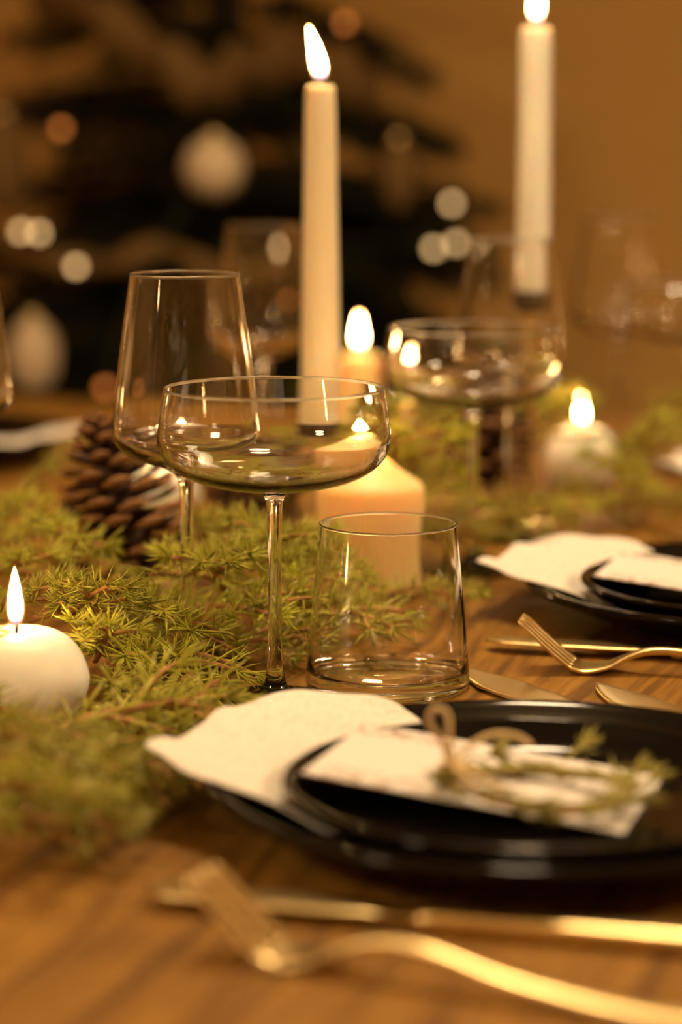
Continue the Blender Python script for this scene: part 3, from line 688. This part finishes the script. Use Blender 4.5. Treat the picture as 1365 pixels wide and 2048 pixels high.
BR = [
 ((60, 1478, .02), (490, 1405, .022), 'fir branch whose tip reaches over the near napkin corner'),
 ((60, 1490, .02), (245, 1515, .016), 'fir branch in front of the round candle pointing at the napkin'),
 ((-60, 1560, .012), (240, 1565, .02), 'blurred fir branch at lower left pointing at the napkin tip'),
 ((-70, 1650, .010), (190, 1640, .016), 'lowest blurred fir branch at the left edge, above bare wood'),
 ((-100, 1490, .016), (150, 1480, .022), 'fir branch lying against the foot of the round candle'),
 ((40, 1545, .008), (260, 1560, .008), 'short fir branch under the tip of the near napkin'),
 ((-100, 1600, .02), (60, 1590, .03), 'blurred fir branch at the left edge below the round candle'),
 ((215, 1450, .006), (330, 1470, .016), 'small fir sprig just right of the round candle base'),
 ((225, 1370, .010), (350, 1420, .016), 'sharp fir sprig right of the round candle, fanning to the right'),
 ((240, 1290, .012), (440, 1375, .012), 'sharp fir sprig crossing in front of the wine glass foot'),
 ((190, 1320, .016), (240, 1255, .045), 'fir sprig curving up right of the candle flame'),
 ((130, 1240, .03), (190, 1170, .06), 'upright bright fir sprig in front of the big pine cone'),
 ((60, 1240, .03), (230, 1200, .05), 'fir sprig right behind the candle flame'),
 ((-60, 1260, .02), (110, 1170, .05), 'fir branch behind the round candle flame'),
 ((-90, 1180, .02), (80, 1110, .05), 'fir branch at the left edge above the round candle'),
 ((-60, 1120, .02), (100, 1050, .05), 'blurred fir branch left of the big pine cone base'),
 ((-40, 1060, .02), (60, 1000, .05), 'blurred fir tip at the left edge beside the big pine cone'),
 ((120, 1150, .012), (175, 1080, .05), 'fir sprig standing up against the big pine cone'),
 ((220, 1250, .012), (420, 1270, .03), 'fir branch lying left of the wine glass stem'),
 ((230, 1215, .010), (400, 1200, .025), 'fir branch at the foot of the big pine cone'),
 ((340, 1230, .012), (530, 1240, .03), 'fir branch between the wine glass stem and the coupe stem'),
 ((330, 1150, .02), (540, 1130, .045), 'blurred fir branch behind the wine glass stem'),
 ((430, 1130, .02), (620, 1095, .05), 'blurred bright fir branch left of the thick pillar candle'),
 ((480, 1190, .02), (640, 1160, .04), 'blurred fir branch behind the coupe stem'),
 ((380, 1090, .02), (470, 1040, .05), 'blurred fir tip beside the small lying pine cone'),
 ((540, 1230, .008), (800, 1245, .02), 'fir branch seen through the tumbler'),
 ((560, 1215, .010), (730, 1215, .020), 'fir branch at the foot of the thick pillar candle'),
 ((700, 1200, .010), (950, 1185, .018), 'fir branch pointing right between tumbler and second coupe'),
 ((420, 1290, .006), (590, 1270, .016), 'low fir branch on the wood between the two near stems'),
 ((790, 1080, .012), (930, 1060, .03), 'blurred fir branch right of the thick pillar candle'),
 ((780, 1030, .02), (825, 850, .10), 'blurred upright fir branch right of the thick pillar candle'),
 ((830, 1045, .012), (852, 920, .07), 'blurred upright fir branch left of the second coupe stem'),
 ((770, 960, .03), (820, 800, .10), 'blurred fir top behind the coupe bowl at right'),
 ((860, 1030, .008), (1040, 1010, .02), 'blurred fir branch crossing the second coupe stem'),
 ((980, 1040, .008), (1150, 1010, .02), 'blurred fir branch below the right round candle'),
 ((1080, 1030, .006), (1230, 1010, .012), 'blurred fir branch hugging the right round candle'),
 ((1170, 1020, .012), (1370, 1000, .02), 'blurred low fir branch right of the right round candle'),
 ((1235, 960, .02), (1300, 850, .07), 'blurred upright fir sprig right of the right round candle'),
 ((1250, 950, .02), (1350, 860, .06), 'blurred fir sprig above the third napkin at right'),
 ((1050, 900, .03), (1120, 800, .08), 'blurred dark fir sprig left of the right round candle'),
 ((560, 1000, .02), (640, 930, .06), 'blurred fir tip under the coupe bowl'),
 ((-60, 1390, .03), (-10, 1480, .05), 'fir tip cut off by the left edge below the round candle'),
 ((210, 1500, .012), (90, 1620, .02), 'fir branch pointing back to lower left under the napkin tip'),
 ((240, 1420, .012), (380, 1440, .02), 'fir sprig just behind the left corner of the near napkin'),
 ((-20, 1330, .03), (-80, 1230, .06), 'fir tip leaning out of the left edge behind the candle'),
 ((330, 1320, .006), (220, 1300, .03), 'fir sprig rising between candle and wine glass foot'),
 ((20, 1010, .03), (120, 930, .06), 'blurred fir tip left of the big pine cone'),
 ((460, 1200, .02), (380, 1120, .06), 'blurred fir sprig rising behind the wine glass stem'),
 ((640, 1150, .01), (560, 1080, .06), 'blurred fir sprig between the coupe stem and the thick candle'),
 ((900, 1080, .01), (1040, 1040, .03), 'blurred fir branch behind the foot of the second coupe'),
 ((1290, 1000, .012), (1230, 930, .05), 'blurred fir sprig leaning left beside the third napkin'),
 ((1010, 860, .03), (1080, 800, .07), 'far dark fir sprig behind the second glasses'),
 ((1290, 880, .02), (1370, 800, .06), 'far fir sprig at the right edge above the third napkin'),
 ((700, 980, .03), (640, 880, .08), 'blurred fir sprig behind the thick pillar candle'),
]
for p0, p1, lb in BR: branch(p0, p1, lb)

# ------------------------------------------------------------------ herb wreath with twine on the card
wc = at(1072, 1573, .026)
wr_ = thing('rosemary_wreath', 'small rosemary wreath tied with a jute bow on the white card', 'wreath', (wc.x, wc.y, TZ + .0215)); wr_.rotation_euler = (0, math.radians(4), 0)
ring = []
for k in range(48):
    a = 2*math.pi*k/48
    ring.append((.036*math.cos(a) + .001*math.sin(3*a), .029*math.sin(a), .004 + .0015*math.sin(2*a + 1)))
link('stem', tube('stem', ring, .0015, 6, True), M['twig'], wr_)
link('stem', tube('stem', [(p[0]*.88 + .001, p[1]*.9, p[2] + .002) for p in ring], .0012, 6, True), M['rosemary'], wr_)
nv, nf = [], []; rng = np.random.default_rng(5)
arc = [ring[k % 48] for k in range(0, 50)]
poly_needles(rng, arc, 950, .0170, .0021, 24, nv, nf, 0, .25)
for (a0, dx, dy, dz) in ((.35, .006, .008, .003), (1.3, .012, .014, .006), (.1, .008, .008, .004), (5.6, .008, -.004, .004), (4.4, .010, -.008, .002), (2.4, .014, .008, .004)):
    p = np.array([.040*math.cos(a0), .034*math.sin(a0), .005])
    poly_needles(rng, [p + np.array([dx, dy, dz]) * t * .9 for t in np.linspace(0, 1, 5)], 380, .014, .0017, 22, nv, nf, 0, .1)
ln_ = link('leaves', mesh_from('leaves', nv, nf), M['rosemary'], wr_); ln_['kind'] = 'stuff'
K = np.array((-.0345, .003, .008))
tv, tf_ = [], []
def tw(keys, r=.0012): tube_geo([tuple(p) for p in catmull([K + np.array(k) for k in keys], 8)], r, 7, False, tv, tf_)
tw([(0, 0, 0), (-.004, .004, .010), (-.010, .006, .0185), (-.008, .006, .0235), (-.003, .005, .022), (-.0015, .003, .013), (.001, 0, .001)])
tw([(0, 0, .001), (.008, .008, .009), (.018, .013, .013), (.028, .014, .012), (.033, .013, .009)])
tw([(0, 0, 0), (.006, -.008, .004), (.014, -.016, .001), (.022, -.022, -.001)])
tw([(0, 0, 0), (.002, -.009, .003), (.007, -.017, .000), (.016, -.023, -.002)])
for s in (-1, 0, 1):
    c0 = K + np.array((s * .0012, s * .002, 0)); cir = [tuple(c0 + np.array((.0042*math.cos(a), .0015*math.sin(a), .0042*math.sin(a) - .001))) for a in np.linspace(0, 2*math.pi, 15)[:-1]]
    tube_geo(cir, .0012, 7, True, tv, tf_)
link('twine_bow', mesh_from('twine_bow', tv, tf_), M['twine'], wr_)

# ------------------------------------------------------------------ tree behind the table
TX, TY = atY(450, 300, 3.62).x, 3.62
tree = thing('christmas_tree', 'large dark decorated fir tree blurred in the left background', 'tree', (TX, TY, 0))
TH = 2.08
def tree_r(z): return .64 * (1 - z / TH) + .02
link('trunk', tube('trunk', [(0, 0, .02), (0, 0, 1), (.01, 0, TH - .05)], [.05, .035, .008], 10), M['bark'], tree)
link('stand', lathe('stand', [(0, 0), (16, 0), (17, 1), (15, 3), (7, 8), (6, 12), (0, 12)], 32), M['holder'], tree)
def bough_mesh(seed):
    L, st, nd = fir_meshes(seed, .34, dens=420, nlen=.030, nw=.0035, tw=14, radial=.1)
    bm = bmesh.new(); bm.from_mesh(st); k = len(bm.faces); bm.from_mesh(nd); bm.faces.ensure_lookup_table()
    for f in bm.faces[k:]: f.material_index = 1
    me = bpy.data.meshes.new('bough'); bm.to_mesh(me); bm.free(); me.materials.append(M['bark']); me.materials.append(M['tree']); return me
BOUGH = [bough_mesh(s) for s in (31, 32, 33)]
trnd = random.Random(9)
z = .28; i = 0
while z < TH - .06:
    r = tree_r(z); nb = max(5, int(2*math.pi*r / .19))
    for k in range(nb):
        a = i * .7 + 2*math.pi*k/nb + trnd.uniform(-.2, .2)
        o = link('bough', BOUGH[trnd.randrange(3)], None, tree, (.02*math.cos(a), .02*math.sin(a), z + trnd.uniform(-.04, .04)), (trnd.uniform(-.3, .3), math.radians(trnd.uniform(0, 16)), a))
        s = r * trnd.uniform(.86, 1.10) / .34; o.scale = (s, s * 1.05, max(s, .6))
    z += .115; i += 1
def on_tree(px, py, out=.03):        # point on the front of the tree cone along that view
    Y = TY - .3
    for _ in range(12):
        p = atY(px, py, Y); r = tree_r(p.z) + out; dx = p.x - TX
        Y = TY - math.sqrt(max(r*r - dx*dx, .0004))
    return atY(px, py, Y)
def bauble(px, py, r, label, m, stretch=1.0):
    p = on_tree(px, py, .05); t = thing('bauble', label, 'ornament', (p.x, p.y, p.z - r * stretch), 0, 'tree ornaments')
    R = r * 100; S = stretch
    link('ball', lathe('ball', [(R*math.sin(a), R*S - R*S*math.cos(a)) for a in np.linspace(0, math.pi, 17)], 32), m, t)
    link('cap', lathe('cap', [(.9, 2*R*S - .25), (.9, 2*R*S + .6), (.5, 2*R*S + .8), (0, 2*R*S + .8)], 16), M['gold'], t)
    link('hanger', tube('hanger', [(0, 0, 2*r*S + .006), (.002, .02, 2*r*S + .03), (0, .05, 2*r*S + .045)], .0008, 6), M['wire'], t)
bauble(428, 335, .040, 'round white bauble in the middle of the dark tree', M['bauble'])
bauble(66, 712, .034, 'tall white drop-shaped ornament low on the tree at left', M['bauble'], 1.5)
bauble(797, 350, .022, 'slim pale hanging ornament at the right side of the tree', M['ribbon'], 2.2)
bauble(8, 330, .036, 'pale ornament on the tree at the left edge', M['ribbon'], 1.9)
def ribbon(pix, label, width):
    P = [on_tree(px, py, .03) for px, py in pix]
    P = [Vector(p) for p in catmull([np.array(p) for p in P], 6)]
    V, Fc = [], []
    for i, p in enumerate(P):
        ww = width * (.85 + .25 * math.sin(i * .9)); oy = .012 * math.sin(i * .8)
        V += [p + Vector((0, oy, ww/2)), p + Vector((0, oy - .006, 0)), p + Vector((0, oy, -ww/2))]
    for i in range(len(P) - 1):
        for k in range(2): Fc.append((i*3 + k, i*3 + k + 1, i*3 + k + 4, i*3 + k + 3))
    me = mesh_from('ribbon_garland', V, Fc); o = link('ribbon_garland', me, M['ribbon'])
    s = o.modifiers.new('thick', 'SOLIDIFY'); s.thickness = .0012
    tag(o, label, 'ribbon', 'ribbon garlands on the tree')
ribbon([(60, -30), (190, 30), (310, 110), (410, 165), (480, 140), (560, 110), (690, 150), (770, 190)], 'wide beige ribbon swag high across the dark tree', .08)
ribbon([(-20, 480), (90, 520), (210, 530), (330, 500), (430, 545), (560, 540), (650, 500)], 'lower beige ribbon swag across the tree behind the wine glass rim', .036)
# light string
ls = thing('light_string', 'string of small glowing warm lights wound around the dark tree', 'string lights', (TX, TY, 1.0))
BULB = lathe('bulb', [(.62*math.sin(a), -.62*math.cos(a)) for a in np.linspace(0, math.pi, 9)], 12)
BULB.materials.append(M['bulb'])
BULB2 = BULB.copy(); BULB2.materials.clear(); BULB2.materials.append(M['bulb_orange'])
pts = []
for px, py, k in ((122, 257, 1), (42, 463, 0), (78, 466, 0), (152, 533, 0), (575, 500, 0), (868, 497, 0), (913, 486, 0), (904, 407, 0), (690, 45, 1), (210, 775, 1), (600, 600, 1), (640, 470, 1)):
    p = on_tree(px, py, .06) - Vector((TX, TY, 1.0)); pts.append(p)
    o = link('bulb', BULB2 if k else BULB, None, ls, p)
link('wire', tube('wire', [tuple(q) for q in catmull([np.array(p) + np.array((0, .02, .008)) for p in pts], 4)], .0012, 5), M['wire'], ls)
